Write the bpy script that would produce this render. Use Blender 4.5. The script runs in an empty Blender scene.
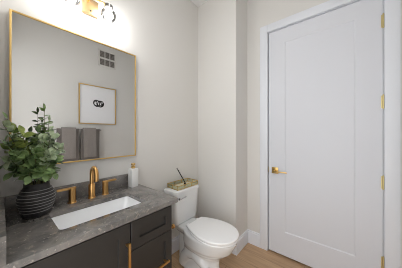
import bpy, bmesh, math, random
from mathutils import Vector, Matrix, noise
PI = math.pi
SC = bpy.context.scene
COL = SC.collection
R = math.radians

# ------------------------------------------------------------------ camera
cam_d = bpy.data.cameras.new('camera')
cam = bpy.data.objects.new('camera', cam_d)
COL.objects.link(cam)
cam.location = (0, 0, 1.3254)
# X runs along the mirror wall, Y towards it; the view lies 39.77 deg from X
cam.rotation_euler = (R(90), 0, R(50.2263 - 90))
cam_d.sensor_width = 36
cam_d.lens = 36 * 172.0343 / 402
cam_d.shift_y = -(134 - 133.066) / 402
cam_d.clip_start = 0.01
cam.rotation_euler = (R(90), 0, R(39.7737 - 90))
SC.camera = cam

# ------------------------------------------------------------------ light
SC.view_settings.view_transform = 'Standard'
SC.view_settings.look = 'None'
SC.view_settings.gamma = 1
SC.view_settings.use_curve_mapping = False
SC.view_settings.exposure = 1.0
W = bpy.data.worlds.new('world')
SC.world = W
W.use_nodes = True
W.node_tree.nodes['Background'].inputs['Color'].default_value = (0.97, 0.985, 1.0, 1)
W.node_tree.nodes['Background'].inputs['Strength'].default_value = 1.36
BULB_STRENGTH = 66.0
FILL_STRENGTH = 58.0  # glow of the added ceiling fill
try:
    SC.cycles.max_bounces = 14
    SC.cycles.diffuse_bounces = 8
    SC.cycles.transparent_max_bounces = 16
    SC.cycles.sample_clamp_indirect = 6
    SC.cycles.use_denoising = True
    SC.cycles.filter_width = 1.0
    SC.cycles.caustics_reflective = False
    SC.cycles.caustics_refractive = False
except Exception:
    pass

# ------------------------------------------------------------------ materials
def nodes(name):
    m = bpy.data.materials.new(name)
    m.use_nodes = True
    nt = m.node_tree
    return m, nt, nt.nodes['Principled BSDF']

def srgb(r, g, b):
    f = lambda c: (c / 255 / 12.92) if c / 255 <= 0.04045 else ((c / 255 + 0.055) / 1.055) ** 2.4
    return (f(r), f(g), f(b), 1)

def plain(name, col, rough=0.5, metal=0.0, bump=0.0, scale=200.0, coat=0.0, var=0.0):
    m, nt, b = nodes(name)
    b.inputs['Base Color'].default_value = col
    b.inputs['Roughness'].default_value = rough
    b.inputs['Metallic'].default_value = metal
    b.inputs['Coat Weight'].default_value = coat
    tc = nt.nodes.new('ShaderNodeTexCoord')
    nz = nt.nodes.new('ShaderNodeTexNoise')
    nz.inputs['Scale'].default_value = scale
    nz.inputs['Detail'].default_value = 3
    nt.links.new(tc.outputs['Object'], nz.inputs['Vector'])
    if bump:
        bp = nt.nodes.new('ShaderNodeBump')
        bp.inputs['Strength'].default_value = bump
        bp.inputs['Distance'].default_value = 0.002
        nt.links.new(nz.outputs['Fac'], bp.inputs['Height'])
        nt.links.new(bp.outputs['Normal'], b.inputs['Normal'])
    if var:
        rp = nt.nodes.new('ShaderNodeValToRGB')
        rp.color_ramp.elements[0].position = 0.3
        rp.color_ramp.elements[1].position = 0.7
        rp.color_ramp.elements[0].color = [c * (1 - var) for c in col[:3]] + [1]
        rp.color_ramp.elements[1].color = [min(1, c * (1 + var)) for c in col[:3]] + [1]
        nt.links.new(nz.outputs['Fac'], rp.inputs['Fac'])
        nt.links.new(rp.outputs['Color'], b.inputs['Base Color'])
    return m

def ramp(nt, stops):
    rp = nt.nodes.new('ShaderNodeValToRGB')
    el = rp.color_ramp.elements
    while len(el) < len(stops):
        el.new(0.5)
    for e, (p, c) in zip(el, stops):
        e.position = p
        e.color = c
    return rp

def stone_material():
    m, nt, b = nodes('dark_stone')
    tc = nt.nodes.new('ShaderNodeTexCoord')
    def nz(scale, detail, rough=0.6, dist=0.0):
        n = nt.nodes.new('ShaderNodeTexNoise')
        n.inputs['Scale'].default_value = scale
        n.inputs['Detail'].default_value = detail
        n.inputs['Roughness'].default_value = rough
        n.inputs['Distortion'].default_value = dist
        nt.links.new(tc.outputs['Object'], n.inputs['Vector'])
        return n
    n1 = nz(9, 6, 0.65, 0.8)
    r1 = ramp(nt, [(0.30, srgb(82, 80, 78)), (0.48, srgb(108, 105, 102)), (0.62, srgb(124, 119, 114)), (0.78, srgb(92, 88, 85))])
    nt.links.new(n1.outputs['Fac'], r1.inputs['Fac'])
    n2 = nz(38, 5, 0.7, 0.5)
    r2 = ramp(nt, [(0.56, (0, 0, 0, 1)), (0.72, (1, 1, 1, 1))])
    nt.links.new(n2.outputs['Fac'], r2.inputs['Fac'])
    mx = nt.nodes.new('ShaderNodeMixRGB')
    mx.inputs['Color2'].default_value = srgb(150, 139, 128)
    nt.links.new(r2.outputs['Color'], mx.inputs['Fac'])
    nt.links.new(r1.outputs['Color'], mx.inputs['Color1'])
    n3 = nz(55, 4, 0.6)
    r3 = ramp(nt, [(0.63, (0, 0, 0, 1)), (0.68, (1, 1, 1, 1))])
    nt.links.new(n3.outputs['Fac'], r3.inputs['Fac'])
    mx2 = nt.nodes.new('ShaderNodeMixRGB')
    mx2.inputs['Color2'].default_value = srgb(164, 157, 150)
    nt.links.new(r3.outputs['Color'], mx2.inputs['Fac'])
    nt.links.new(mx.outputs['Color'], mx2.inputs['Color1'])
    nt.links.new(mx2.outputs['Color'], b.inputs['Base Color'])
    b.inputs['Roughness'].default_value = 0.2
    b.inputs['IOR'].default_value = 1.75
    b.inputs['Coat Weight'].default_value = 0.5
    b.inputs['Coat Roughness'].default_value = 0.12
    return m

def floor_material():
    m, nt, b = nodes('oak_planks')
    tc = nt.nodes.new('ShaderNodeTexCoord')
    mp = nt.nodes.new('ShaderNodeMapping')
    mp.inputs['Rotation'].default_value = (0, 0, R(90))
    mp.inputs['Location'].default_value = (0.3, 0.045, 0)
    nt.links.new(tc.outputs['Object'], mp.inputs['Vector'])
    br = nt.nodes.new('ShaderNodeTexBrick')
    br.inputs['Scale'].default_value = 1.0
    br.inputs['Brick Width'].default_value = 1.2
    br.inputs['Row Height'].default_value = 0.17
    br.inputs['Mortar Size'].default_value = 0.0012
    br.inputs['Color1'].default_value = srgb(196, 166, 132)
    br.inputs['Color2'].default_value = srgb(186, 154, 120)
    br.inputs['Mortar'].default_value = srgb(120, 92, 66)
    nt.links.new(mp.outputs['Vector'], br.inputs['Vector'])
    mp2 = nt.nodes.new('ShaderNodeMapping')
    mp2.inputs['Scale'].default_value = (24, 2.2, 1)
    nt.links.new(tc.outputs['Object'], mp2.inputs['Vector'])
    nz = nt.nodes.new('ShaderNodeTexNoise')
    nz.inputs['Scale'].default_value = 1.6
    nz.inputs['Detail'].default_value = 6
    nz.inputs['Distortion'].default_value = 0.6
    nt.links.new(mp2.outputs['Vector'], nz.inputs['Vector'])
    rp = ramp(nt, [(0.3, (0.78, 0.76, 0.74, 1)), (0.7, (1.08, 1.06, 1.04, 1))])
    nt.links.new(nz.outputs['Fac'], rp.inputs['Fac'])
    mu = nt.nodes.new('ShaderNodeMixRGB')
    mu.blend_type = 'MULTIPLY'
    mu.inputs['Fac'].default_value = 1
    nt.links.new(br.outputs['Color'], mu.inputs['Color1'])
    nt.links.new(rp.outputs['Color'], mu.inputs['Color2'])
    nt.links.new(mu.outputs['Color'], b.inputs['Base Color'])
    b.inputs['Roughness'].default_value = 0.45
    return m

def vase_material():
    # matt black clay whose raised ribs are brushed with a chalky line
    m, nt, b = nodes('ribbed_black_clay')
    tc = nt.nodes.new('ShaderNodeTexCoord')
    nz = nt.nodes.new('ShaderNodeTexNoise')
    nz.inputs['Scale'].default_value = 60
    nz.inputs['Detail'].default_value = 4
    nt.links.new(tc.outputs['Object'], nz.inputs['Vector'])
    rp = ramp(nt, [(0.35, srgb(26, 25, 26)), (0.75, srgb(52, 51, 52))])
    nt.links.new(nz.outputs['Fac'], rp.inputs['Fac'])
    nt.links.new(rp.outputs['Color'], b.inputs['Base Color'])
    b.inputs['Roughness'].default_value = 0.5
    return m

def glass_material(name, tint=(1, 1, 1, 1), amount=0.12, edge=0.9):
    m = bpy.data.materials.new(name)
    m.use_nodes = True
    nt = m.node_tree
    nt.nodes.clear()
    out = nt.nodes.new('ShaderNodeOutputMaterial')
    tr = nt.nodes.new('ShaderNodeBsdfTransparent')
    tr.inputs['Color'].default_value = tint
    gl = nt.nodes.new('ShaderNodeBsdfGlossy')
    gl.inputs['Roughness'].default_value = 0.03
    lw = nt.nodes.new('ShaderNodeLayerWeight')
    lw.inputs['Blend'].default_value = 0.35
    ma = nt.nodes.new('ShaderNodeMath')
    ma.operation = 'MULTIPLY_ADD'
    ma.inputs[1].default_value = edge
    ma.inputs[2].default_value = amount * 0.4
    nt.links.new(lw.outputs['Fresnel'], ma.inputs[0])
    mx = nt.nodes.new('ShaderNodeMixShader')
    nt.links.new(ma.outputs[0], mx.inputs['Fac'])
    nt.links.new(tr.outputs[0], mx.inputs[1])
    nt.links.new(gl.outputs[0], mx.inputs[2])
    nt.links.new(mx.outputs[0], out.inputs['Surface'])
    return m

def emitter(name, col, strength):
    m, nt, b = nodes(name)
    b.inputs['Base Color'].default_value = col
    b.inputs['Emission Color'].default_value = col
    b.inputs['Emission Strength'].default_value = strength
    return m

def leaf_material(name, dark, light):
    m, nt, b = nodes(name)
    tc = nt.nodes.new('ShaderNodeTexCoord')
    nz = nt.nodes.new('ShaderNodeTexNoise')
    nz.inputs['Scale'].default_value = 26
    nz.inputs['Detail'].default_value = 2
    nt.links.new(tc.outputs['Object'], nz.inputs['Vector'])
    rp = ramp(nt, [(0.32, dark), (0.68, light)])
    nt.links.new(nz.outputs['Fac'], rp.inputs['Fac'])
    nt.links.new(rp.outputs['Color'], b.inputs['Base Color'])
    b.inputs['Roughness'].default_value = 0.34
    return m

M = {}
M['wall'] = plain('greige_paint', srgb(215, 213, 209), 0.75, bump=0.06, scale=350)
M['ceiling'] = plain('ceiling_paint', srgb(232, 232, 232), 0.8, bump=0.05, scale=350)
M['trim'] = plain('white_trim_paint', srgb(222, 225, 231), 0.4, bump=0.02, scale=120)
M['door'] = plain('white_door_paint', srgb(212, 214, 220), 0.42, bump=0.02, scale=120)
M['floor'] = floor_material()
M['stone'] = stone_material()
M['cabinet'] = plain('charcoal_cabinet_paint', srgb(45, 43, 41), 0.46, bump=0.02, scale=90)
M['shadow_box'] = plain('cabinet_interior', srgb(24, 23, 23), 0.8)
M['gold'] = plain('brushed_gold', srgb(214, 168, 106), 0.28, 1.0, bump=0.02, scale=500)
M['gold_pale'] = plain('satin_brass', srgb(212, 178, 112), 0.3, 1.0, bump=0.02, scale=500)
M['plate'] = plain('tan_brass_plate', srgb(168, 142, 104), 0.45, 0.85)
M['brass'] = plain('aged_brass', srgb(214, 198, 144), 0.35, 0.9)
M['gold_frame'] = plain('gold_frame_leaf', srgb(222, 188, 120), 0.38, 0.85, bump=0.03, scale=300)
M['mirror'] = plain('silvered_glass', (0.78, 0.785, 0.78, 1), 0.0, 1.0)
M['ceramic'] = plain('white_ceramic', srgb(224, 225, 225), 0.12, coat=0.4)
M['basin'] = plain('white_basin_ceramic', srgb(246, 247, 248), 0.12, coat=0.4)
M['seat'] = plain('white_seat_plastic', srgb(244, 244, 244), 0.25)
M['soap'] = plain('white_stoneware', srgb(226, 226, 224), 0.35)
M['vase'] = vase_material()
M['chalk'] = plain('chalky_rib', srgb(146, 145, 145), 0.6, var=0.25, scale=80)
M['towel'] = plain('grey_terry', srgb(110, 104, 100), 0.95, bump=0.8, scale=420, var=0.12)
M['towel2'] = plain('light_grey_terry', srgb(140, 133, 128), 0.95, bump=0.8, scale=420, var=0.12)
M['nickel'] = plain('satin_nickel', srgb(150, 148, 146), 0.3, 1.0)
M['chrome'] = plain('chrome', srgb(200, 200, 202), 0.12, 1.0)
M['paper'] = plain('white_paper', srgb(230, 230, 232), 0.7)
M['ink'] = plain('black_ink', srgb(28, 27, 28), 0.6)
M['vent'] = plain('white_vent_enamel', srgb(216, 213, 208), 0.5)
M['vent_dark'] = plain('vent_cavity', srgb(112, 107, 103), 0.8)
M['black'] = plain('black_iron', srgb(38, 36, 34), 0.4, 0.6)
M['glass'] = glass_material('clear_glass')
M['tray_glass'] = glass_material('tray_glass', srgb(242, 243, 232), 0.05, 0.15)
M['bulb'] = emitter('lit_bulb', (1, 0.99, 0.98, 1), BULB_STRENGTH)
M['stem'] = plain('olive_stem', srgb(86, 82, 48), 0.6, var=0.2)
M['leaf'] = leaf_material('green_leaf', srgb(66, 90, 54), srgb(138, 164, 104))
M['leaf2'] = leaf_material('grey_green_leaf', srgb(98, 120, 88), srgb(184, 198, 162))
M['leaf3'] = leaf_material('olive_leaf', srgb(98, 118, 54), srgb(166, 182, 98))

# ------------------------------------------------------------------ mesh helpers
class MB:
    def __init__(self):
        self.bm = bmesh.new()

    def _add(self, tmp, mat=None):
        me = bpy.data.meshes.new('tmp')
        if mat is not None:
            tmp.transform(mat)
        tmp.to_mesh(me)
        tmp.free()
        self.bm.from_mesh(me)
        bpy.data.meshes.remove(me)
        return self

    def box(self, a, b, bevel=0.0, seg=2, mat=None):
        t = bmesh.new()
        bmesh.ops.create_cube(t, size=1)
        c = [(a[i] + b[i]) / 2 for i in range(3)]
        s = [abs(b[i] - a[i]) for i in range(3)]
        for v in t.verts:
            v.co = Vector((c[0] + v.co.x * s[0], c[1] + v.co.y * s[1], c[2] + v.co.z * s[2]))
        if bevel:
            bmesh.ops.bevel(t, geom=t.edges[:], offset=min(bevel, min(s) * 0.49), segments=seg, profile=0.5, affect='EDGES')
        return self._add(t, mat)

    def loft(self, rings, cap0=True, cap1=True, closed=True, mat=None):
        t = bmesh.new()
        vr = [[t.verts.new(p) for p in r] for r in rings]
        n = len(rings[0])
        for i in range(len(vr) - 1):
            for j in range(n if closed else n - 1):
                k = (j + 1) % n
                t.faces.new((vr[i][j], vr[i][k], vr[i + 1][k], vr[i + 1][j]))
        if cap0:
            t.faces.new(list(reversed(vr[0])))
        if cap1:
            t.faces.new(vr[-1])
        bmesh.ops.recalc_face_normals(t, faces=t.faces[:])
        return self._add(t, mat)

    def lathe(self, prof, n=40, loc=(0, 0, 0), cap0=True, cap1=True, mat=None):
        rings = [[(loc[0] + r * math.cos(2 * PI * j / n), loc[1] + r * math.sin(2 * PI * j / n), loc[2] + z) for j in range(n)] for r, z in prof]
        return self.loft(rings, cap0, cap1, mat=mat)

    def tube(self, pts, rad, n=12, cap=True, mat=None, squash=1.0):
        pts = [Vector(p) for p in pts]
        if not hasattr(rad, '__len__'):
            rad = [rad] * len(pts)
        rings = []
        up = None
        for i, p in enumerate(pts):
            d = (pts[min(i + 1, len(pts) - 1)] - pts[max(i - 1, 0)]).normalized()
            if up is None:
                up = Vector((0, 0, 1)) if abs(d.z) < 0.9 else Vector((0, 1, 0))
            s = d.cross(up).normalized()
            up = s.cross(d).normalized()
            rings.append([p + (s * math.cos(2 * PI * j / n) + up * math.sin(2 * PI * j / n) * squash) * rad[i] for j in range(n)])
        return self.loft(rings, cap, cap, mat=mat)

    def build(self, name, mat, parent=None, loc=None, smooth=35, mods=None):
        me = bpy.data.meshes.new(name)
        bm = self.bm
        bm.normal_update()
        if smooth:
            for f in bm.faces:
                f.smooth = True
            lim = R(smooth)
            for e in bm.edges:
                if len(e.link_faces) == 2:
                    if e.link_faces[0].normal.angle(e.link_faces[1].normal, 0) > lim:
                        e.smooth = False
        bm.to_mesh(me)
        bm.free()
        me.materials.append(mat)
        o = bpy.data.objects.new(name, me)
        COL.objects.link(o)
        if loc is not None:
            o.location = loc
        if parent is not None:
            o.parent = parent
        return o

def tag(o, label=None, cat=None, group=None, kind=None):
    if label:
        o['label'] = label
    if cat:
        o['category'] = cat
    if group:
        o['group'] = group
    if kind:
        o['kind'] = kind
    return o

def thing(name, label, cat, loc=(0, 0, 0), rz=0.0, group=None):
    o = bpy.data.objects.new(name, None)
    o.empty_display_size = 0.05
    COL.objects.link(o)
    o.location = loc
    o.rotation_euler = (0, 0, rz)
    return tag(o, label, cat, group)

def struct(name, mb, mat, label, cat, smooth=30):
    o = mb.build(name, mat, smooth=smooth)
    return tag(o, label, cat, kind='structure')

def copy_tree(o, parent=None):
    c = o.copy()
    COL.objects.link(c)
    if parent is not None:
        c.parent = parent
    for ch in [x for x in COL.objects if x.parent == o]:
        copy_tree(ch, c)
    return c

def rrect(x0, x1, y0, y1, r, z, n=6):
    pts = []
    for cx, cy, a0 in ((x1 - r, y1 - r, 0), (x0 + r, y1 - r, 90), (x0 + r, y0 + r, 180), (x1 - r, y0 + r, 270)):
        for k in range(n + 1):
            a = R(a0 + 90 * k / n)
            pts.append((cx + r * math.cos(a), cy + r * math.sin(a), z))
    return pts

# ------------------------------------------------------------------ the room
YW = 1.4592      # mirror wall
YF = -0.526      # wall behind the photographer's right shoulder (seen in the mirror)
XD = 1.9782      # door wall
XC = 1.6899      # face of the boxed-out corner
YC = 0.909       # its end
ZC = 2.9612      # ceiling
XL = 0.003       # left wall
T = 0.12
DY0, DY1, DZ = -0.236, 0.6526, 2.445     # door slab
struct('floor', MB().box((-0.4, YF - T, -0.1), (XD + T, YW + T, 0)), M['floor'], 'light oak plank floor around the white toilet', 'floor')
struct('ceiling', MB().box((-0.4, YF - T, ZC), (XD + T, YW + T, ZC + 0.1)), M['ceiling'], 'white ceiling above the toilet corner', 'ceiling')
struct('wall_back', MB().box((XL - T, YW, 0), (XD + T, YW + T, ZC)), M['wall'], 'warm greige wall carrying the gold framed mirror', 'wall')
struct('wall_front', MB().box((-0.4, YF - T, 0), (XD + T, YF, ZC)), M['wall'], 'greige wall seen only in the mirror, with towels and picture', 'wall')
g = 0.008
wr = MB()
wr.box((XD, DY1 + 0.022, 0), (XD + T, YW, ZC)).box((XD, YF, 0), (XD + T, DY0 - 0.022, ZC)).box((XD, DY0 - 0.022, DZ + 0.022), (XD + T, DY1 + 0.022, ZC))
struct('wall_right', wr, M['wall'], 'greige wall around the tall white door', 'wall')
struct('wall_corner', MB().box((XC, YC, 0), (XD, YW, ZC)), M['wall'], 'pale boxed-out wall corner right of the toilet', 'wall')
wl = MB()
wl.box((XL - T, 0.885, 0), (XL, YW, ZC)).box((XL - T, YF, 0), (XL, -0.36, ZC)).box((XL - T, -0.36, 2.445), (XL, 0.885, ZC))  # entry opening widened to let more light onto the counter
struct('wall_left', wl, M['wall'], 'greige wall at the left end of the vanity with the entry opening', 'wall')

# baseboards with an eased, stepped top
BB = 0.155
def baseboard(name, p0, p1, nrm, label):
    # p0->p1 along the wall foot, nrm points into the room
    prof = [(0, 0), (0.015, 0), (0.015, BB - 0.022), (0.010, BB - 0.016), (0.010, BB - 0.006), (0.005, BB), (0, BB)]
    rings = [[(p[0] + nrm[0] * d, p[1] + nrm[1] * d, z) for d, z in prof] for p in (p0, p1)]
    struct(name, MB().loft(rings), M['trim'], label, 'baseboard', smooth=0)
baseboard('baseboard_back', (0.80, YW), (XC, YW), (0, -1), 'white baseboard on the wall behind the toilet')
baseboard('baseboard_corner', (XC, YW - 0.015), (XC, YC), (-1, 0), 'white baseboard beside the toilet on the boxed-out wall')
baseboard('baseboard_recess', (XC - 0.015, YC), (XD - 0.015, YC), (0, -1), 'short white baseboard turning into the recess before the door')
baseboard('baseboard_right', (XD, YC), (XD, 0.745), (-1, 0), 'tiny white baseboard strip next to the door casing')
baseboard('baseboard_front', (XL, YF), (XD, YF), (0, 1), 'white baseboard under the towels seen in the mirror wall opposite')

# door casing (flat boards), jamb and stop
ca = MB()
CW, CX = 0.084, XD - 0.016
J0, J1, JZ = DY0 - 0.004, DY1 + g, DZ + g
ca.box((CX, J1 + 0.004, 0), (XD, J1 + 0.004 + CW, JZ + 0.004 + CW), 0.003)
ca.box((CX, J0 - 0.004 - CW, 0), (XD, J0 - 0.004, JZ + 0.004 + CW), 0.003)
ca.box((CX, J0 - 0.004, JZ + 0.004), (XD, J1 + 0.004, JZ + 0.004 + CW), 0.003)
struct('trim_1', ca, M['trim'], 'flat white casing framing the tall door', 'door casing')
ja = MB()
for a, b in (((XD, J1, 0), (XD + T, J1 + 0.018, JZ)), ((XD, J0 - 0.018, 0), (XD + T, J0, JZ)), ((XD, J0 - 0.018, JZ), (XD + T, J1 + 0.018, JZ + 0.018)),
             ((XD + 0.045, J1 - 0.012, 0), (XD + 0.08, J1, JZ)), ((XD + 0.045, J0, 0), (XD + 0.08, J0 + 0.012, JZ)), ((XD + 0.045, J0, JZ - 0.012), (XD + 0.08, J1, JZ))):
    ja.box(a, b)
struct('trim_2', ja, M['trim'], 'white door jamb hidden in the gap around the door', 'door jamb')

struct('light_block_panel', MB().box((XD + T, DY0 - 0.3, 0), (XD + T + 0.05, DY1 + 0.3, ZC)), M['wall'], 'added unseen panel blocking light behind the closed tall door', 'wall')  # unseen panel added to stop light leaking round the door

# the door: one tall recessed panel
door = thing('door_1', 'tall white one-panel door with gold lever and gold hinges', 'door', (XD, DY0, 0))
door['kind'] = 'structure'
dm = bmesh.new()
Wd = DY1 - DY0
py0, py1, pz0, pz1 = 0.162, 0.723, 0.265, 2.300
X0, X1 = 0.000, 0.036
def loop(y0, y1, z0, z1, x):
    return [dm.verts.new((x, y, z)) for y, z in ((y0, z0), (y1, z0), (y1, z1), (y0, z1))]
Lo = loop(0, Wd, 0.018, DZ, X0)
Li = loop(py0, py1, pz0, pz1, X0)
Ls = loop(py0 + 0.010, py1 - 0.010, pz0 + 0.010, pz1 - 0.010, X0 + 0.006)
Lb = loop(0, Wd, 0.018, DZ, X1)
for A, B in ((Lo, Li), (Li, Ls), (Lb, Lo)):
    for k in range(4):
        dm.faces.new((A[k], A[(k + 1) % 4], B[(k + 1) % 4], B[k]))
dm.faces.new(Ls)
dm.faces.new(list(reversed(Lb)))
bmesh.ops.recalc_face_normals(dm, faces=dm.faces[:])
d_ = MB()
d_.bm = dm
d_.build('door_panel', M['door'], door, smooth=0)
hy = Wd - 0.068
# lever handle
hz = 0.916
MB().box((-0.010, hy - 0.034, hz - 0.034), (0.0, hy + 0.034, hz + 0.034), 0.002).build('handle_rosette', M['gold_pale'], door)
hn = MB()
hn.tube([(-0.008, hy, hz), (-0.050, hy, hz)], 0.010, 16)
hn.box((-0.058, hy - 0.130, hz - 0.010), (-0.046, hy + 0.012, hz + 0.003), 0.003)
hn.build('door_handle', M['gold_pale'], door)
MB().box((-0.0015, Wd - 0.003, hz - 0.03), (0.028, Wd + 0.003, hz + 0.03)).build('latch_plate', M['gold_pale'], door)
for k in range(4):
    z = DZ - 0.2286 - (DZ - 0.2286 - 0.29) / 3 * k
    h = MB()
    h.lathe([(0.0062, -0.050), (0.0062, 0.050)], 14, (-0.006, -0.002, z))
    h.lathe([(0.004, -0.058), (0.0045, -0.05)], 14, (-0.006, -0.002, z))
    h.lathe([(0.0045, 0.05), (0.004, 0.058)], 14, (-0.006, -0.002, z))
    h.box((-0.002, -0.002, z - 0.05), (0.0005, 0.010, z + 0.05))
    h.build('hinge', M['brass'], door)

# fill light added in the ceiling, out of view, to brighten counter and sink
for i, (x, y) in enumerate(((0.52, 0.62),)):
    t = thing('added_fill_light', 'added out-of-view round fill light overhead in front of the vanity', 'fill light', (x, y, ZC))
    n = 32
    rg = MB()
    prof = [(0.060, -0.0005), (0.085, -0.0005), (0.085, -0.004), (0.078, -0.008), (0.062, -0.006), (0.060, -0.0005)]
    rg.lathe(prof, n, cap0=False, cap1=False)
    rg.build('fill_light_ring', M['trim'], t)
    MB().lathe([(0.0601, -0.0005), (0.0601, -0.004)], n).build('lens', emitter('fill_light_glow', (1, 0.99, 0.98, 1), FILL_STRENGTH), t)  # glowing disc added as fill, not a known fixture

# ------------------------------------------------------------------ vanity cabinet
VX0, VX1 = 0.006, 0.788          # carcass
VF = 0.935                        # carcass front
FY = 0.915                        # face of doors and drawers
ZT = 0.8408                       # carcass top
vc = thing('vanity_cabinet', 'charcoal shaker vanity cabinet with gold bar pulls under the stone top', 'cabinet', (0, 0, 0))
b = MB()
b.box((VX1 - 0.018, VF, 0.0), (VX1, YW - 0.002, ZT))
b.box((VX0, VF, 0.0), (VX0 + 0.018, YW - 0.002, ZT))
b.box((VX0 + 0.018, VF, 0.09), (VX1 - 0.018, YW - 0.002, 0.108))
b.box((VX0 + 0.018, YW - 0.012, 0.108), (VX1 - 0.018, YW - 0.002, ZT))
b.box((VX0 + 0.018, VF + 0.06, 0.0), (VX1 - 0.018, VF + 0.078, 0.09))
b.box((VX0 + 0.018, VF, ZT - 0.09), (VX1 - 0.018, VF + 0.018, ZT))
b.box((0.478, VF, 0.108), (0.496, YW - 0.012, ZT - 0.20))
b.build('body', M['cabinet'], vc, smooth=0)

def shaker(name, x0, x1, z0, z1, rail, parent):
    bm = bmesh.new()
    f, k = FY, FY + 0.012
    def lp(a, b_, c, d, y):
        return [bm.verts.new((x, y, z)) for x, z in ((a, c), (b_, c), (b_, d), (a, d))]
    A = lp(x0, x1, z0, z1, VF - 0.0005)
    A2 = lp(x0, x1, z0, z1, f + 0.0015)
    B = lp(x0 + 0.0015, x1 - 0.0015, z0 + 0.0015, z1 - 0.0015, f)
    C_ = lp(x0 + rail, x1 - rail, z0 + rail, z1 - rail, f)
    D = lp(x0 + rail + 0.002, x1 - rail - 0.002, z0 + rail + 0.002, z1 - rail - 0.002, k)
    for P, Q in ((A, A2), (A2, B), (B, C_), (C_, D)):
        for i in range(4):
            bm.faces.new((P[i], P[(i + 1) % 4], Q[(i + 1) % 4], Q[i]))
    bm.faces.new(D)
    bm.faces.new(list(reversed(A)))
    bmesh.ops.recalc_face_normals(bm, faces=bm.faces[:])
    m = MB()
    m.bm = bm
    return m.build(name, M['cabinet'], parent, smooth=0)

def bar_pull(parent, c, length, vertical):
    m = MB()
    x, z = c
    h = length / 2
    yb = FY - 0.032
    s = 0.0065
    if vertical:
        m.box((x - s, yb - s, z - h), (x + s, yb + s, z + h), 0.0015)
        for q in (z - h + 0.02, z + h - 0.02):
            m.box((x - 0.005, yb, q - 0.005), (x + 0.005, FY + 0.001, q + 0.005), 0.001)
    else:
        m.box((x - h, yb - s, z - s), (x + h, yb + s, z + s), 0.0015)
        for q in (x - h + 0.02, x + h - 0.02):
            m.box((q - 0.005, yb, z - 0.005), (q + 0.005, FY + 0.001, z + 0.005), 0.001)
    o = m.build('handle', M['gold'], parent)
    o['label'] = 'gold bar pull'
    return o

dr = shaker('door', 0.012, 0.4845, 0.10, 0.826, 0.062, vc)
bar_pull(dr, (0.463, 0.635), 0.20, True)
for i, (z0, z1) in enumerate(((0.6645, 0.826), (0.345, 0.660), (0.10, 0.3405))):
    q = shaker('drawer', 0.489, 0.784, z0, z1, 0.052, vc)
    if i:
        bar_pull(q, (0.637, (0.487, 0.22)[i - 1]), 0.20, False)

hk = thing('side_hook', 'small gold knob hook on the toilet side of the dark vanity', 'hook', (VX1, 0.945, 0.655))
m = MB()
m.tube([(0.0002, 0, 0), (0.006, 0, 0)], 0.014, 20)
m.tube([(0.005, 0, 0), (0.028, 0, 0)], 0.006, 14)
m.build('stem', M['gold'], hk)
MB().tube([(0.026, 0, 0), (0.028, 0, 0), (0.040, 0, 0), (0.043, 0, 0)], [0.012, 0.015, 0.015, 0.011], 20).build('knob', M['gold'], hk)

# ------------------------------------------------------------------ stone top
ct = thing('vanity_countertop', 'mottled dark grey stone countertop with low backsplash on the vanity', 'countertop', (0, 0, 0))
CX0, CX1, CY0, CY1, CZ0, CZ1 = XL + 0.001, 0.829, 0.895, YW - 0.001, 0.841, 0.8708
HX0, HX1, HY0, HY1 = 0.196, 0.655, 1.020, 1.284
bm = bmesh.new()
def add_loop(pts):
    vs = [bm.verts.new(p) for p in pts]
    return [bm.edges.new((vs[i], vs[(i + 1) % len(vs)])) for i in range(len(vs))]
r_ = 0.010
outer = [(CX0, CY0, CZ1), (CX1 - r_, CY0, CZ1)] + [(CX1 - r_ + r_ * math.sin(R(a)), CY0 + r_ - r_ * math.cos(R(a)), CZ1) for a in (22, 45, 68)] + [(CX1, CY0 + r_, CZ1), (CX1, CY1, CZ1), (CX0, CY1, CZ1)]
ed = add_loop(outer) + add_loop(rrect(HX0, HX1, HY0, HY1, 0.022, CZ1))
bmesh.ops.triangle_fill(bm, use_beauty=True, edges=ed)
top = bm.faces[:]
ex = bmesh.ops.extrude_face_region(bm, geom=top)
for v in [e for e in ex['geom'] if isinstance(e, bmesh.types.BMVert)]:
    v.co.z = CZ0
bmesh.ops.recalc_face_normals(bm, faces=bm.faces[:])
sharp = [e for e in bm.edges if len(e.link_faces) == 2 and e.link_faces[0].normal.angle(e.link_faces[1].normal, 0) > 1.0 and max(v.co.z for v in e.verts) > CZ1 - 1e-4 and min(v.co.z for v in e.verts) > CZ1 - 1e-4]
bmesh.ops.bevel(bm, geom=sharp, offset=0.003, segments=2, profile=0.5, affect='EDGES')
m = MB()
m.bm = bm
m.build('slab', M['stone'], ct)
MB().box((CX0 + 0.032, CY1 - 0.020, CZ1), (CX1, CY1, CZ1 + 0.100), 0.0015).build('backsplash', M['stone'], ct)
# side splash along the left wall (that wall runs a touch out of square)
p = [(CX0, CY0 + 0.002), (0.0265, CY0 + 0.002), (0.0345, CY1), (CX0, CY1)]
MB().loft([[(x, y, CZ1) for x, y in p], [(x, y, CZ1 + 0.100) for x, y in p]]).build('side_splash', M['stone'], ct, smooth=0)

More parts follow.
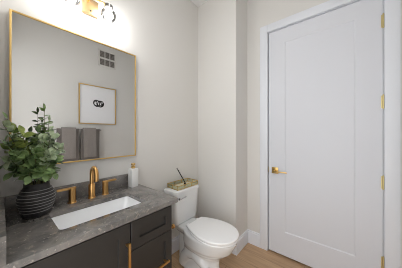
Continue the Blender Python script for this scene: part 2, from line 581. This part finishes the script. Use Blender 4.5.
# undermount basin
sk = thing('sink_basin', 'white rectangular undermount basin set into the stone top', 'sink', (0, 0, 0))
rings = []
e_ = 0.010
for (dx, z, rr) in ((0.030, CZ0 - 0.012, 0.03), (0.030, CZ0 - 0.0005, 0.03), (-0.004, CZ0 - 0.0005, 0.028), (-0.002, CZ0 - 0.006, 0.026), (0.006, CZ0 - 0.04, 0.03), (0.018, CZ0 - 0.085, 0.034), (0.030, CZ0 - 0.105, 0.04), (0.055, CZ0 - 0.115, 0.045), (0.10, CZ0 - 0.118, 0.03)):
    s = dx if z < CZ0 - 0.004 and dx != 0.030 else (-0.030 if dx == 0.030 else dx)
    rings.append(rrect(HX0 + s, HX1 - s, HY0 + s, HY1 - s, rr, z, 8))
MB().loft(rings, cap0=False, cap1=True).build('bowl', M['basin'], sk, smooth=50)
MB().lathe([(0.0, 0.0005), (0.014, 0.002), (0.018, 0.004), (0.022, 0.002), (0.022, 0.0)], 24, (0.4255, 1.152, CZ0 - 0.118), cap0=False, cap1=False).build('drain', M['gold'], sk)

# ------------------------------------------------------------------ faucet
fa = thing('faucet', 'brushed gold widespread faucet with tall arched spout behind the white basin', 'faucet', (0.4395, 1.368, CZ1))
sp = MB()
sp.lathe([(0.0245, 0.0), (0.0245, 0.004), (0.0225, 0.006)], 28)
sp.lathe([(0.0205, 0.004), (0.0205, 0.096), (0.0185, 0.099)], 28)
arc = [(0, 0, 0.085), (0, 0, 0.115), (0, 0, 0.150), (0, 0, 0.172)]
rad = 0.043
for k in range(1, 13):
    a = PI * k / 12
    arc.append((0, -rad + rad * math.cos(a), 0.172 + rad * math.sin(a)))
arc += [(0, -2 * rad, 0.155), (0, -2 * rad, 0.130)]
sp.tube(arc, 0.0132, 18)
spo = sp.build('spout', M['gold'], fa, smooth=40)
MB().lathe([(0.0085, 0.1285), (0.0085, 0.131)], 18, (0, -2 * rad, 0)).build('aerator', M['black'], spo)
for s in (-1, 1):
    h = MB()
    x = s * 0.1015 - (0.012 if s < 0 else 0.012)
    h.lathe([(0.0245, 0.0), (0.0245, 0.004), (0.0225, 0.006)], 28, (x, 0, 0))
    h.lathe([(0.0200, 0.004), (0.0200, 0.094), (0.0185, 0.096)], 28, (x, 0, 0))
    ho = h.build('faucet_handle', M['gold'], fa)
    lv = MB()
    x0, x1 = (x - 0.080, x + 0.020) if s < 0 else (x - 0.020, x + 0.078)
    lv.box((x0, -0.012, 0.088), (x1, 0.012, 0.1015), 0.004)
    lv.build('lever', M['gold'], ho)

# ------------------------------------------------------------------ soap dispenser
so = thing('soap_dispenser', 'square white soap dispenser with gold pump at the right end of the stone top', 'soap dispenser', (0.762, 1.390, CZ1), R(4))
q = 0.031
m = MB()
rings = [rrect(-q * s, q * s, -q * s, q * s, 0.006, z, 5) for s, z in ((0.96, 0.0), (1.0, 0.004), (1.0, 0.144), (0.97, 0.150), (0.85, 0.153), (0.45, 0.154))]
m.loft(rings)
m.build('bottle', M['soap'], so)
m = MB()
m.lathe([(0.0175, 0.154), (0.0175, 0.170), (0.015, 0.172), (0.0075, 0.173), (0.0075, 0.180)], 24)
m.lathe([(0.016, 0.179), (0.0175, 0.181), (0.0175, 0.194), (0.015, 0.196)], 24)
m.tube([(0, 0, 0.188), (-0.015, -0.02, 0.189), (-0.026, -0.036, 0.186)], [0.007, 0.006, 0.005], 12)
m.build('pump', M['gold_pale'], so)

# ------------------------------------------------------------------ vase
VL = Vector((0.153, 1.325, CZ1))
va = thing('ribbed_vase', 'round black ribbed vase holding green branches on the stone top', 'vase', VL)
def vr(z):
    pts = [(0.0, 0.056), (0.012, 0.060), (0.04, 0.070), (0.08, 0.0805), (0.11, 0.0795), (0.135, 0.070), (0.155, 0.056), (0.165, 0.052), (0.172, 0.053), (0.178, 0.056)]
    for (a, ra), (b_, rb) in zip(pts, pts[1:]):
        if a <= z <= b_:
            t = (z - a) / (b_ - a)
            t = t * t * (3 - 2 * t) if False else t
            return ra + (rb - ra) * t
    return pts[-1][1]
zs = [0.178 * k / 60 for k in range(61)]
sm = [sum(vr(min(0.178, max(0, z + d))) for d in (-0.01, -0.005, 0, 0.005, 0.01)) / 5 for z in zs]
prof = [(sm[0] - 0.004, 0.0)] + [(r, z) for r, z in zip(sm, zs) if z > 0.001] + [(0.050, 0.178), (0.046, 0.165), (0.060, 0.12), (0.066, 0.08), (0.050, 0.012)]
MB().lathe(prof, 64).build('body', M['vase'], va, smooth=60)
ribs = [0.030 + 0.0162 * k for k in range(8)]
for z in ribs:
    i = min(60, max(0, round(z / 0.178 * 60)))
    r = sm[i]
    rg = MB()
    n = 64
    rings = []
    for j in range(8):
        a = 2 * PI * j / 8
        rings.append([((r + 0.0015 * math.cos(a)) * math.cos(2 * PI * k / n), (r + 0.0015 * math.cos(a)) * math.sin(2 * PI * k / n), z + 0.0017 * math.sin(a)) for k in range(n)])
    rings.append(rings[0])
    rg.loft(rings, False, False)
    bmesh.ops.remove_doubles(rg.bm, verts=rg.bm.verts[:], dist=1e-6)
    rg.build('rib', M['chalk'], va, smooth=80)

# ------------------------------------------------------------------ branches
random.seed(11)
pl = thing('leafy_branches', 'leafy green branches spilling out of the black vase beside the mirror', 'plant', VL + Vector((0, 0, 0.012)))
def leaf_into(bm, base, d, nrm, L, wdt, fold=0.25, droop=0.2):
    d = d.normalized()
    nrm = (nrm - d * nrm.dot(d))
    if nrm.length < 1e-3:
        nrm = Vector((0, 0, 1))
    nrm.normalize()
    s = d.cross(nrm)
    prof = [(0, 0.06), (0.12, 0.45), (0.3, 0.88), (0.5, 1.0), (0.7, 0.82), (0.87, 0.45), (1.0, 0.03)]
    rows = []
    for t, w_ in prof:
        c = base + d * (L * t) - nrm * (droop * L * t * t)
        w2 = wdt * w_ / 2
        rows.append([bm.verts.new(c - s * w2 + nrm * (fold * w2)), bm.verts.new(c), bm.verts.new(c + s * w2 + nrm * (fold * w2))])
    for a, b_ in zip(rows, rows[1:]):
        for k in range(2):
            bm.faces.new((a[k], a[k + 1], b_[k + 1], b_[k]))

def ok_point(wp):
    return 0.014 < wp.x and wp.y < 1.418 and not (wp.x > 0.40)

def branch(tip, leafw, leafl, nleaf, start, mat, bend=0.05, two=True, lead=0.35):
    """tip and the whole branch in coordinates relative to the plant's origin (inside the vase)"""
    o = pl.location
    a = random.random() * 2 * PI
    p0 = Vector((0.018 * math.cos(a), 0.018 * math.sin(a), 0.0))
    dirxy = Vector((tip[0], tip[1], 0))
    mouth = dirxy * min(1, 0.030 / max(dirxy.length, 1e-3)) + Vector((0, 0, 0.165))
    p3 = Vector(tip)
    mid = mouth.lerp(p3, 0.5) + Vector((0, 0, bend))
    path = []
    for k in range(5):
        path.append(p0.lerp(mouth, k / 5))
    for k in range(13):
        t = k / 12
        path.append(mouth * (1 - t) ** 2 + mid * 2 * t * (1 - t) + p3 * t * t)
    rad = [0.0024 - 0.0016 * i / (len(path) - 1) for i in range(len(path))]
    st = MB().tube(path, rad, 8).build('stem', M['stem'], pl)
    lb = bmesh.new()
    out = path[5:]
    for i in range(nleaf):
        t = start + (1 - start) * (i + random.random() * 0.5) / nleaf
        f = t * (len(out) - 1)
        k = min(int(f), len(out) - 2)
        base = out[k].lerp(out[k + 1], f - k)
        ax = (out[k + 1] - out[k]).normalized()
        for s in ((1, -1) if two else (1 if i % 2 else -1,)):
            for tr in range(12):
                ang = random.random() * 2 * PI
                side = Vector((math.cos(ang), math.sin(ang), random.uniform(-0.3, 0.5)))
                side = (side - ax * side.dot(ax)).normalized()
                d = (ax * random.uniform(0.15, 0.9) + side).normalized()
                L = leafl * random.uniform(0.7, 1.2)
                e = o + base + d * L
                if ok_point(e):
                    # keep clear of the vase body
                    rel = base + d * L
                    if rel.z < 0.166 and Vector((rel.x, rel.y)).length < 0.085:
                        continue
                    nr = Vector((random.uniform(-0.8, 0.8), random.uniform(-0.9, 0.4), random.uniform(0.2, 1.0)))
                    leaf_into(lb, base, d, nr, L, leafw * random.uniform(0.8, 1.2), random.uniform(0.1, 0.45), random.uniform(0.0, 0.35))
                    break
    # terminal leaf
    L = leafl * 0.9
    d = (out[-1] - out[-3]).normalized()
    if ok_point(o + out[-1] + d * L):
        leaf_into(lb, out[-1], d, Vector((random.uniform(-.5, .5), -0.6, 0.6)), L, leafw * 0.8)
    m_ = MB()
    m_.bm = lb
    m_.build('foliage', mat, st, smooth=60)

Lf, Lg, Lo_ = M['leaf'], M['leaf2'], M['leaf3']
# tall twigs with narrow leaves
branch((0.030, -0.01, 0.575), 0.018, 0.044, 8, 0.5, Lf, 0.06, True)
branch((0.050, -0.01, 0.510), 0.016, 0.042, 5, 0.55, Lg, 0.06, True)
branch((-0.112, -0.02, 0.515), 0.020, 0.042, 6, 0.45, Lf, 0.05, True)
branch((-0.128, -0.07, 0.490), 0.026, 0.046, 6, 0.4, Lg, 0.05)
branch((-0.126, -0.08, 0.410), 0.036, 0.050, 8, 0.3, Lf, 0.06)
branch((-0.118, -0.07, 0.310), 0.038, 0.050, 8, 0.3, Lg, 0.06)
branch((0.02, -0.09, 0.40), 0.034, 0.046, 9, 0.3, Lg, 0.05)
branch((-0.085, 0.01, 0.46), 0.034, 0.048, 7, 0.3, Lo_, 0.05)
branch((-0.060, -0.05, 0.44), 0.038, 0.050, 8, 0.25, Lo_, 0.05)
branch((0.00, -0.05, 0.445), 0.036, 0.048, 9, 0.2, Lf, 0.04)
branch((0.055, -0.03, 0.43), 0.032, 0.044, 9, 0.2, Lg, 0.05)
branch((0.082, 0.00, 0.41), 0.028, 0.042, 8, 0.25, Lg, 0.06)
branch((0.090, -0.03, 0.355), 0.030, 0.042, 8, 0.25, Lg, 0.06)
branch((0.070, 0.02, 0.300), 0.034, 0.046, 9, 0.15, Lf, 0.06)
branch((0.066, -0.07, 0.290), 0.036, 0.048, 9, 0.15, Lf, 0.07)
branch((0.040, -0.10, 0.330), 0.036, 0.048, 10, 0.15, Lg, 0.07)
branch((-0.020, -0.105, 0.340), 0.040, 0.050, 10, 0.15, Lf, 0.07)
branch((-0.080, -0.09, 0.330), 0.040, 0.050, 10, 0.15, Lf, 0.07)
branch((-0.105, -0.03, 0.360), 0.038, 0.048, 9, 0.2, Lo_, 0.06)
branch((-0.110, 0.02, 0.290), 0.036, 0.046, 8, 0.15, Lf, 0.06)
branch((-0.095, -0.06, 0.245), 0.040, 0.050, 8, 0.15, Lf, 0.08)
branch((-0.040, -0.10, 0.225), 0.042, 0.052, 8, 0.15, Lf, 0.08)
branch((0.015, -0.11, 0.225), 0.042, 0.050, 8, 0.15, Lf, 0.08)
branch((0.062, -0.05, 0.215), 0.038, 0.048, 8, 0.15, Lf, 0.08)
branch((0.01, 0.03, 0.40), 0.034, 0.046, 10, 0.2, Lf, 0.04)
branch((-0.03, 0.04, 0.33), 0.034, 0.046, 9, 0.2, Lf, 0.05)
branch((0.06, 0.04, 0.34), 0.034, 0.044, 9, 0.2, Lg, 0.05)

# ------------------------------------------------------------------ mirror
MX0, MX1, MZ0, MZ1 = 0.0531, 0.8089, 1.1248, 2.0167
YM = 1.432
mi = thing('wall_mirror', 'large rectangular wall mirror in a thin gold frame above the vanity', 'mirror', (0, 0, 0))
fw, fy = 0.0085, 1.426
m = MB()
m.box((MX0, fy, MZ0), (MX0 + fw, YW - 0.0005, MZ1), 0.001)
m.box((MX1 - fw, fy, MZ0), (MX1, YW - 0.0005, MZ1), 0.001)
m.box((MX0 + fw, fy, MZ0), (MX1 - fw, YW - 0.0005, MZ0 + fw), 0.001)
m.box((MX0 + fw, fy, MZ1 - fw), (MX1 - fw, YW - 0.0005, MZ1), 0.001)
o = m.build('frame', M['gold_frame'], mi)
o['label'] = 'thin gold frame'
MB().box((MX0 + fw, YM, MZ0 + fw), (MX1 - fw, YW - 0.004, MZ1 - fw)).build('mirror_glass', M['mirror'], mi, smooth=0)

# ------------------------------------------------------------------ vanity light
LX, LY, LZ = 0.435, 1.365, 2.213
vl = thing('vanity_light', 'two-shade vanity light with gold backplate and clear glass above the mirror', 'wall light', (0, YW, 0))
MB().box((0.400, -0.030, 2.198), (0.506, -0.0005, 2.310), 0.003).build('backplate', M['plate'], vl)
MB().tube([(0.452, -0.030, 2.222), (0.452, -0.036, 2.222)], [0.006, 0.004], 12).build('screw', M['black'], vl)
am = MB()
am.tube([(0.435, -0.028, 2.285), (0.435, LY - YW, 2.285)], 0.008, 12)
am.tube([(LX - 0.118, LY - YW, 2.285), (LX + 0.118, LY - YW, 2.285)], 0.007, 12)
am.build('arm', M['gold_pale'], vl)
for s in (-1, 1):
    x = LX + s * 0.116
    y = LY - YW
    c = MB().lathe([(0.012, 2.292), (0.028, 2.288), (0.030, 2.262), (0.026, 2.256)], 28, (x, y, 0)).build('socket_cap', M['nickel'], vl)
    gz = LZ
    prof = [(0.030, 2.262)]
    for k in range(0, 15):
        a = R(38 + (172 - 38) * k / 14)
        prof.append((0.052 * math.sin(a), gz - 0.0 + 0.052 * math.cos(a)))
    g_ = MB().lathe([(r, z) for r, z in prof], 40, (x, y, 0), cap0=False, cap1=True).build('glass_shade', M['glass'], vl, smooth=60)
    prof = [(0.013, 2.258), (0.014, 2.245)]
    for k in range(2, 13):
        a = PI * k / 12.4
        prof.append((0.026 * math.sin(a), 2.213 + 0.028 * math.cos(a)))
    MB().lathe(prof, 28, (x, y, 0)).build('bulb', M['bulb'], vl, smooth=60)

# ------------------------------------------------------------------ toilet
to = thing('toilet', 'white two-piece toilet with closed lid between the vanity and the boxed-out wall', 'toilet', (1.297, 1.449, 0), PI)
def egg(yb, yf, hw, z, n=40, p=2.3, wide=0.42, backw=None):
    """plan outline, y from yb (wall) to yf (front); widest at `wide` of the length"""
    pts = []
    yc = yb + (yf - yb) * wide
    for j in range(n):
        a = 2 * PI * j / n
        cx, sy = math.cos(a), math.sin(a)
        if sy >= 0:
            e = 2.0
            x = hw * math.copysign(abs(cx) ** (2 / e), cx)
            y = yc + (yf - yc) * abs(sy) ** (2 / e)
        else:
            e = p
            x = hw * math.copysign(abs(cx) ** (2 / e), cx)
            y = yc - (yc - yb) * abs(sy) ** (2 / e)
        pts.append((x, y, z))
    return pts
bw = MB()
sec = [(0.0, 0.14, 0.595, 0.112, 3.0), (0.025, 0.14, 0.595, 0.112, 3.0), (0.05, 0.145, 0.585, 0.104, 3.0), (0.12, 0.16, 0.575, 0.092, 2.8), (0.17, 0.17, 0.580, 0.096, 2.6),
       (0.205, 0.175, 0.605, 0.112, 2.4), (0.245, 0.18, 0.655, 0.142, 2.3), (0.285, 0.185, 0.700, 0.163, 2.3), (0.35, 0.195, 0.738, 0.174, 2.3), (0.384, 0.195, 0.752, 0.180, 2.3), (0.396, 0.197, 0.750, 0.178, 2.3)]
bw.loft([egg(a, f_, h_, z, 48, p_, 0.48) for z, a, f_, h_, p_ in sec])
# deck that carries the tank
dk = []
for z, y0, y1, h_ in ((0.300, 0.15, 0.30, 0.07), (0.345, 0.06, 0.34, 0.105), (0.375, 0.025, 0.36, 0.118), (0.396, 0.02, 0.36, 0.120)):
    dk.append(rrect(-h_, h_, y0, y1, 0.03, z, 6))
bw.loft(dk)
# rear web and trapway
bw.loft([rrect(-0.055, 0.055, 0.10, 0.30, 0.03, z, 6) for z in (0.0, 0.15, 0.36)])
for s in (-1, 1):
    tp = [(s * 0.062, 0.50, 0.10), (s * 0.072, 0.44, 0.15), (s * 0.074, 0.36, 0.185), (s * 0.070, 0.28, 0.16), (s * 0.068, 0.225, 0.10), (s * 0.066, 0.20, 0.03)]
    bw.tube(tp, [0.040, 0.050, 0.054, 0.054, 0.056, 0.058], 20)
    bw.loft([egg(0.10, 0.30, 0.055, z, 24, 2, 0.5) for z in (0, 0.03)])
me = bpy.data.meshes.new('tmp_bowl')
bw.bm.to_mesh(me)
bw.bm.free()
tmp = bpy.data.objects.new('tmp_bowl', me)
COL.objects.link(tmp)
rm = tmp.modifiers.new('r', 'REMESH')
rm.mode = 'VOXEL'
rm.voxel_size = 0.0075
rm.use_smooth_shade = True
sm_ = tmp.modifiers.new('s', 'SMOOTH')
sm_.factor = 0.5
sm_.iterations = 6
bpy.context.view_layer.update()
dg = bpy.context.evaluated_depsgraph_get()
fin = bpy.data.meshes.new_from_object(tmp.evaluated_get(dg))
bpy.data.objects.remove(tmp)
fin.name = 'bowl'
fin.materials.clear()
fin.materials.append(M['ceramic'])
zmin = min(v.co.z for v in fin.vertices)
for v in fin.vertices:
    v.co.z = max(0.0, v.co.z - zmin)
    v.co.z = min(v.co.z, 0.396)
fin.polygons.foreach_set('use_smooth', [True] * len(fin.polygons))
bo = bpy.data.objects.new('bowl', fin)
COL.objects.link(bo)
bo.parent = to
# tank
tk = MB()
rings = []
for z, hw, y0, y1 in ((0.3968, 0.142, 0.030, 0.168), (0.402, 0.150, 0.022, 0.176), (0.42, 0.156, 0.014, 0.181), (0.56, 0.166, 0.008, 0.188), (0.710, 0.173, 0.006, 0.192)):
    rings.append(rrect(-hw, hw, y0, y1, 0.03, z, 8))
tk.loft(rings)
tk.build('tank', M['ceramic'], to, smooth=50)
td = MB()
rings = []
for z, o_, r in ((0.7102, -0.004, 0.03), (0.714, 0.004, 0.034), (0.737, 0.006, 0.036), (0.746, 0.003, 0.034), (0.750, -0.006, 0.03)):
    rings.append(rrect(-0.180 - o_, 0.180 + o_, 0.010 - o_, 0.196 + o_, r, z, 8))
td.loft(rings)
td.build('tank_lid', M['ceramic'], to, smooth=50)
# lever on the tank front, left end as one faces it
lv = MB()
lv.tube([(0.130, 0.190, 0.672), (0.130, 0.204, 0.672)], 0.013, 18)
lv.tube([(0.132, 0.208, 0.672), (0.115, 0.214, 0.673), (0.080, 0.214, 0.676), (0.048, 0.212, 0.680)], [0.007, 0.006, 0.006, 0.0065], 12)
lv.build('flush_lever', M['chrome'], to)
# seat ring and lid
def seat_outline(yb, yf, hw, hb, o, z):
    """flat back edge of half width hb, sides swelling to hw, rounded front"""
    ym = yb + (yf - yb) * 0.54
    half = [(0.0, yb - o), ((hb + o) * 0.55, yb - o), ((hb + o) * 0.88, yb - o), (hb + o - 0.003, yb - o + 0.004), (hb + o, yb - o + 0.014)]
    for k in range(1, 15):
        u = k / 14
        half.append((hb + o + (hw - hb) * math.sin(PI / 2 * u) ** 0.9, yb + 0.014 + (ym - yb - 0.014) * u))
    for k in range(1, 20):
        a = PI / 2 * k / 20
        half.append(((hw + o) * math.cos(a) ** 0.97, ym + (yf + o - ym) * math.sin(a)))
    half.append((0.0, yf + o))
    return [(x, y, z) for x, y in half] + [(-x, y, z) for x, y in reversed(half[1:-1])]
def slab(z0, z1, yb, yf, hw, hb):  # crisp lower edge, eased top
    m_ = MB()
    m_.loft([seat_outline(yb, yf, hw, hb, o_, z) for z, o_ in ((z0, -0.001), (z0 + 0.001, 0), (z1 - 0.005, 0), (z1 - 0.0015, -0.002), (z1, -0.007))])
    return m_
slab(0.4020, 0.4130, 0.288, 0.755, 0.182, 0.116).build('seat', M['seat'], to, smooth=50)
slab(0.4220, 0.4390, 0.280, 0.758, 0.184, 0.118).build('seat_lid', M['seat'], to, smooth=50)
for s in (-1, 1):
    MB().box((s * 0.070 - 0.020, 0.250, 0.3965), (s * 0.070 + 0.020, 0.296, 0.428), 0.006).build('hinge_cap', M['seat'], to)
for s in (-1, 1):
    MB().lathe([(0.014, 0.026), (0.013, 0.034), (0.006, 0.040)], 18, (s * 0.100, 0.30, 0)).build('bolt_cap', M['ceramic'], to)

# ------------------------------------------------------------------ tray on the tank lid
TZ = 0.7503
tr = thing('wire_tray', 'gold wire tray with glass sides sitting on the toilet tank lid', 'tray', (1.320, 1.352, TZ), R(-2))
tx, ty, th = 0.146, 0.082, 0.042
m = MB()
w = 0.0026
for z in (0.003, th):
    for s in (-1, 1):
        m.box((-tx, s * ty - w, z - w), (tx, s * ty + w, z + w))
        m.box((s * tx - w, -ty, z - w), (s * tx + w, ty, z + w))
for sx in (-1, -0.33, 0.33, 1):
    for s in (-1, 1):
        m.box((sx * tx - w, s * ty - w, 0.003), (sx * tx + w, s * ty + w, th))
for s in (-1, 1):
    m.box((s * tx - w, -w, 0.003), (s * tx + w, w, th))
m.build('wire_frame', M['gold_pale'], tr, smooth=0)
m = MB()
for s in (-1, 1):
    m.box((-tx + w, s * ty - 0.0008, 0.004), (tx - w, s * ty + 0.0008, th - w))
    m.box((s * tx - 0.0008, -ty + w, 0.004), (s * tx + 0.0008, ty - w, th - w))
m.build('glass_side', M['tray_glass'], tr, smooth=0)
MB().box((-tx, -ty, 0.0004), (tx, ty, 0.003)).build('base', plain('tray_cream_base', srgb(214, 208, 180), 0.35), tr, smooth=0)

sn = thing('candle_snuffer', 'slim dark candle snuffer leaning up out of the gold tray', 'candle snuffer', (1.345, 1.350, TZ + 0.0032))
MB().lathe([(0.016, 0.0), (0.0155, 0.006), (0.011, 0.020), (0.005, 0.030), (0.001, 0.033)], 24).build('bell', M['black'], sn)
MB().tube([(0, 0, 0.030), (-0.035, 0.004, 0.085), (-0.102, 0.012, 0.192)], [0.0042, 0.0045, 0.0058], 12).build('rod', M['black'], sn)
MB().tube([(-0.094, 0.011, 0.179), (-0.107, 0.0127, 0.201)], [0.0062, 0.0062], 12).build('rod_tip', M['nickel'], sn)

# ------------------------------------------------------------------ opposite wall, seen in the mirror
pf = thing('picture_frame', 'thin gold frame with black ink loops drawing on white paper', 'picture', (1.193, YF, 1.822))
m = MB()
hw, hh, ft = 0.300, 0.338, 0.014
m.box((-hw, 0.0005, -hh), (-hw + ft, 0.026, hh), 0.001).box((hw - ft, 0.0005, -hh), (hw, 0.026, hh), 0.001)
m.box((-hw + ft, 0.0005, -hh), (hw - ft, 0.026, -hh + ft), 0.001).box((-hw + ft, 0.0005, hh - ft), (hw - ft, 0.026, hh), 0.001)
m.build('frame', M['gold_frame'], pf)
pa = MB().box((-hw + ft, 0.002, -hh + ft), (hw - ft, 0.010, hh - ft)).build('paper', M['paper'], pf, smooth=0)
random.seed(5)
ik = MB()
for cx, cz, rx, rz, tilt, a0, a1, w_ in ((-0.030, 0.002, 0.054, 0.064, 18, 10, 372, 0.015), (0.034, -0.004, 0.056, 0.062, -22, 130, 500, 0.016), (0.0, 0.006, 0.090, 0.050, 12, 60, 420, 0.009), (0.008, -0.006, 0.042, 0.068, 38, 200, 560, 0.011), (-0.006, 0.0, 0.084, 0.060, -14, 250, 600, 0.008)):
    pts = []
    n = 30
    for i in range(n + 1):
        a = R(a0 + (a1 - a0) * i / n)
        u, v = 0.86 * rx * math.cos(a), 0.86 * rz * math.sin(a)
        ct_, st_ = math.cos(R(tilt)), math.sin(R(tilt))
        pts.append((cx + u * ct_ - v * st_, 0.0106, 0.030 + cz + u * st_ + v * ct_))
    # flat brush stroke lying on the paper
    rings = []
    for i, p_ in enumerate(pts):
        q0, q1 = Vector(pts[max(0, i - 1)]), Vector(pts[min(n, i + 1)])
        d = (q1 - q0).normalized()
        s_ = Vector((-d.z, 0, d.x))
        ww = w_ * (0.55 + 0.45 * math.sin(PI * (i + 2) / (n + 4))) * 0.62
        c_ = Vector(p_)
        rings.append([c_ - s_ * ww, c_ - s_ * ww + Vector((0, 0.0005, 0)), c_ + s_ * ww + Vector((0, 0.0005, 0)), c_ + s_ * ww])
    ik.loft(rings)
ik.build('ink_drawing', M['ink'], pa, smooth=0)

# air return grille
vt = thing('air_vent', 'white slotted air return grille high on the wall in the mirror', 'vent', (1.345, YF, 2.692))
m = MB()
vw, vh = 0.150, 0.150
m.box((-vw, 0.0005, -vh), (-vw + 0.022, 0.012, vh), 0.002).box((vw - 0.022, 0.0005, -vh), (vw, 0.012, vh), 0.002)
m.box((-vw, 0.0005, -vh), (vw, 0.012, -vh + 0.022), 0.002).box((-vw, 0.0005, vh - 0.022), (vw, 0.012, vh), 0.002)
m.box((-vw, 0.0005, -0.014), (vw, 0.012, 0.014), 0.001)
for x in (-0.043, 0.043):
    m.box((x - 0.005, 0.0005, -vh + 0.01), (x + 0.005, 0.011, vh - 0.01))
m.build('frame', M['vent'], vt)
MB().box((-vw + 0.02, 0.0005, -vh + 0.02), (vw - 0.02, 0.003, vh - 0.02)).build('backing', M['vent_dark'], vt, smooth=0)
lo = MB()
for zc_ in (-0.071, 0.071):
    for k in range(5):
        z = zc_ + (k - 2) * 0.024
        lo.box((-vw + 0.02, 0.003, z - 0.0035), (vw - 0.02, 0.0095, z + 0.0035))
lo.build('louvers', plain('vent_louver_enamel', srgb(140, 134, 129), 0.6), vt, smooth=0)

# towel bar and four towels
BZ, BYo = 1.378, YF + 0.072
tb = thing('towel_bar', 'satin nickel towel bar on the wall below the picture', 'towel bar', (0, 0, 0))
MB().tube([(0.522, BYo, BZ), (1.212, BYo, BZ)], 0.008, 14).build('bar', M['nickel'], tb)
for x in (0.53, 1.204):
    m = MB()
    m.tube([(x, YF + 0.0004, BZ), (x, YF + 0.008, BZ)], 0.024, 22)
    m.tube([(x, YF + 0.006, BZ), (x, BYo + 0.010, BZ)], 0.0105, 16)
    m.build('bracket', M['nickel'], tb)

def towel(name, label, cat, x0, x1, r, front, back, th, mat, group, seed):
    random.seed(seed)
    bm = bmesh.new()
    nx = 16
    prof = []
    for k in range(15):
        prof.append((r, -front * (1 - k / 14)))          # front drop, towards the mirror (+Y)
    for k in range(1, 8):
        a = PI * k / 8
        prof.append((r * math.cos(a), r * math.sin(a)))
    for k in range(13):
        prof.append((-r, -back * k / 12))
    g0 = []
    for s in (1, 0):
        grid = []
        for i in range(nx + 1):
            x = x0 + (x1 - x0) * i / nx
            row = []
            for j, (y, z) in enumerate(prof):
                drop = max(0, -z)
                wob = 0.0012 * math.sin(i * 0.9 + seed) * min(1, drop * 4)
                yy, zz = y, z
                nrm = (1, 0) if (j < 15) else ((-1, 0) if j >= 22 else (math.cos(PI * (j - 14) / 8), math.sin(PI * (j - 14) / 8)))
                off = th if s else 0.0
                row.append(bm.verts.new((x + 0.002 * math.sin(drop * 9 + seed), yy + nrm[0] * off + wob, zz + nrm[1] * off)))
            grid.append(row)
        g0.append(grid)
    A, B = g0
    n = len(prof)
    for i in range(nx):
        for j in range(n - 1):
            bm.faces.new((A[i][j], A[i + 1][j], A[i + 1][j + 1], A[i][j + 1]))
            bm.faces.new((B[i][j + 1], B[i + 1][j + 1], B[i + 1][j], B[i][j]))
        for j in (0, n - 1):
            bm.faces.new((A[i][j], B[i][j], B[i + 1][j], A[i + 1][j]))
    for i in (0, nx):
        for j in range(n - 1):
            bm.faces.new((A[i][j], A[i][j + 1], B[i][j + 1], B[i][j]))
    bmesh.ops.recalc_face_normals(bm, faces=bm.faces[:])
    m_ = MB()
    m_.bm = bm
    o_ = m_.build(name, mat, loc=(0, BYo, BZ), smooth=60)
    return tag(o_, label, cat, group)
towel('bath_towel', 'wide grey bath towel at the left of the bar in the mirror', 'towel', 0.598, 0.880, 0.0090, 0.56, 0.50, 0.010, M['towel'], 'grey bath towels on the bar', 1)
towel('bath_towel', 'wide grey bath towel hanging directly under the framed drawing', 'towel', 0.908, 1.180, 0.0090, 0.56, 0.50, 0.010, M['towel'], 'grey bath towels on the bar', 2)
towel('hand_towel', 'narrow grey hand towel draped over the left bath towel nearest the plant', 'towel', 0.655, 0.835, 0.0215, 0.455, 0.42, 0.016, M['towel2'], 'grey hand towels over the bath towels', 3)
towel('hand_towel', 'narrow grey hand towel draped over the bath towel under the framed drawing', 'towel', 0.940, 1.125, 0.0215, 0.455, 0.42, 0.016, M['towel2'], 'grey hand towels over the bath towels', 4)
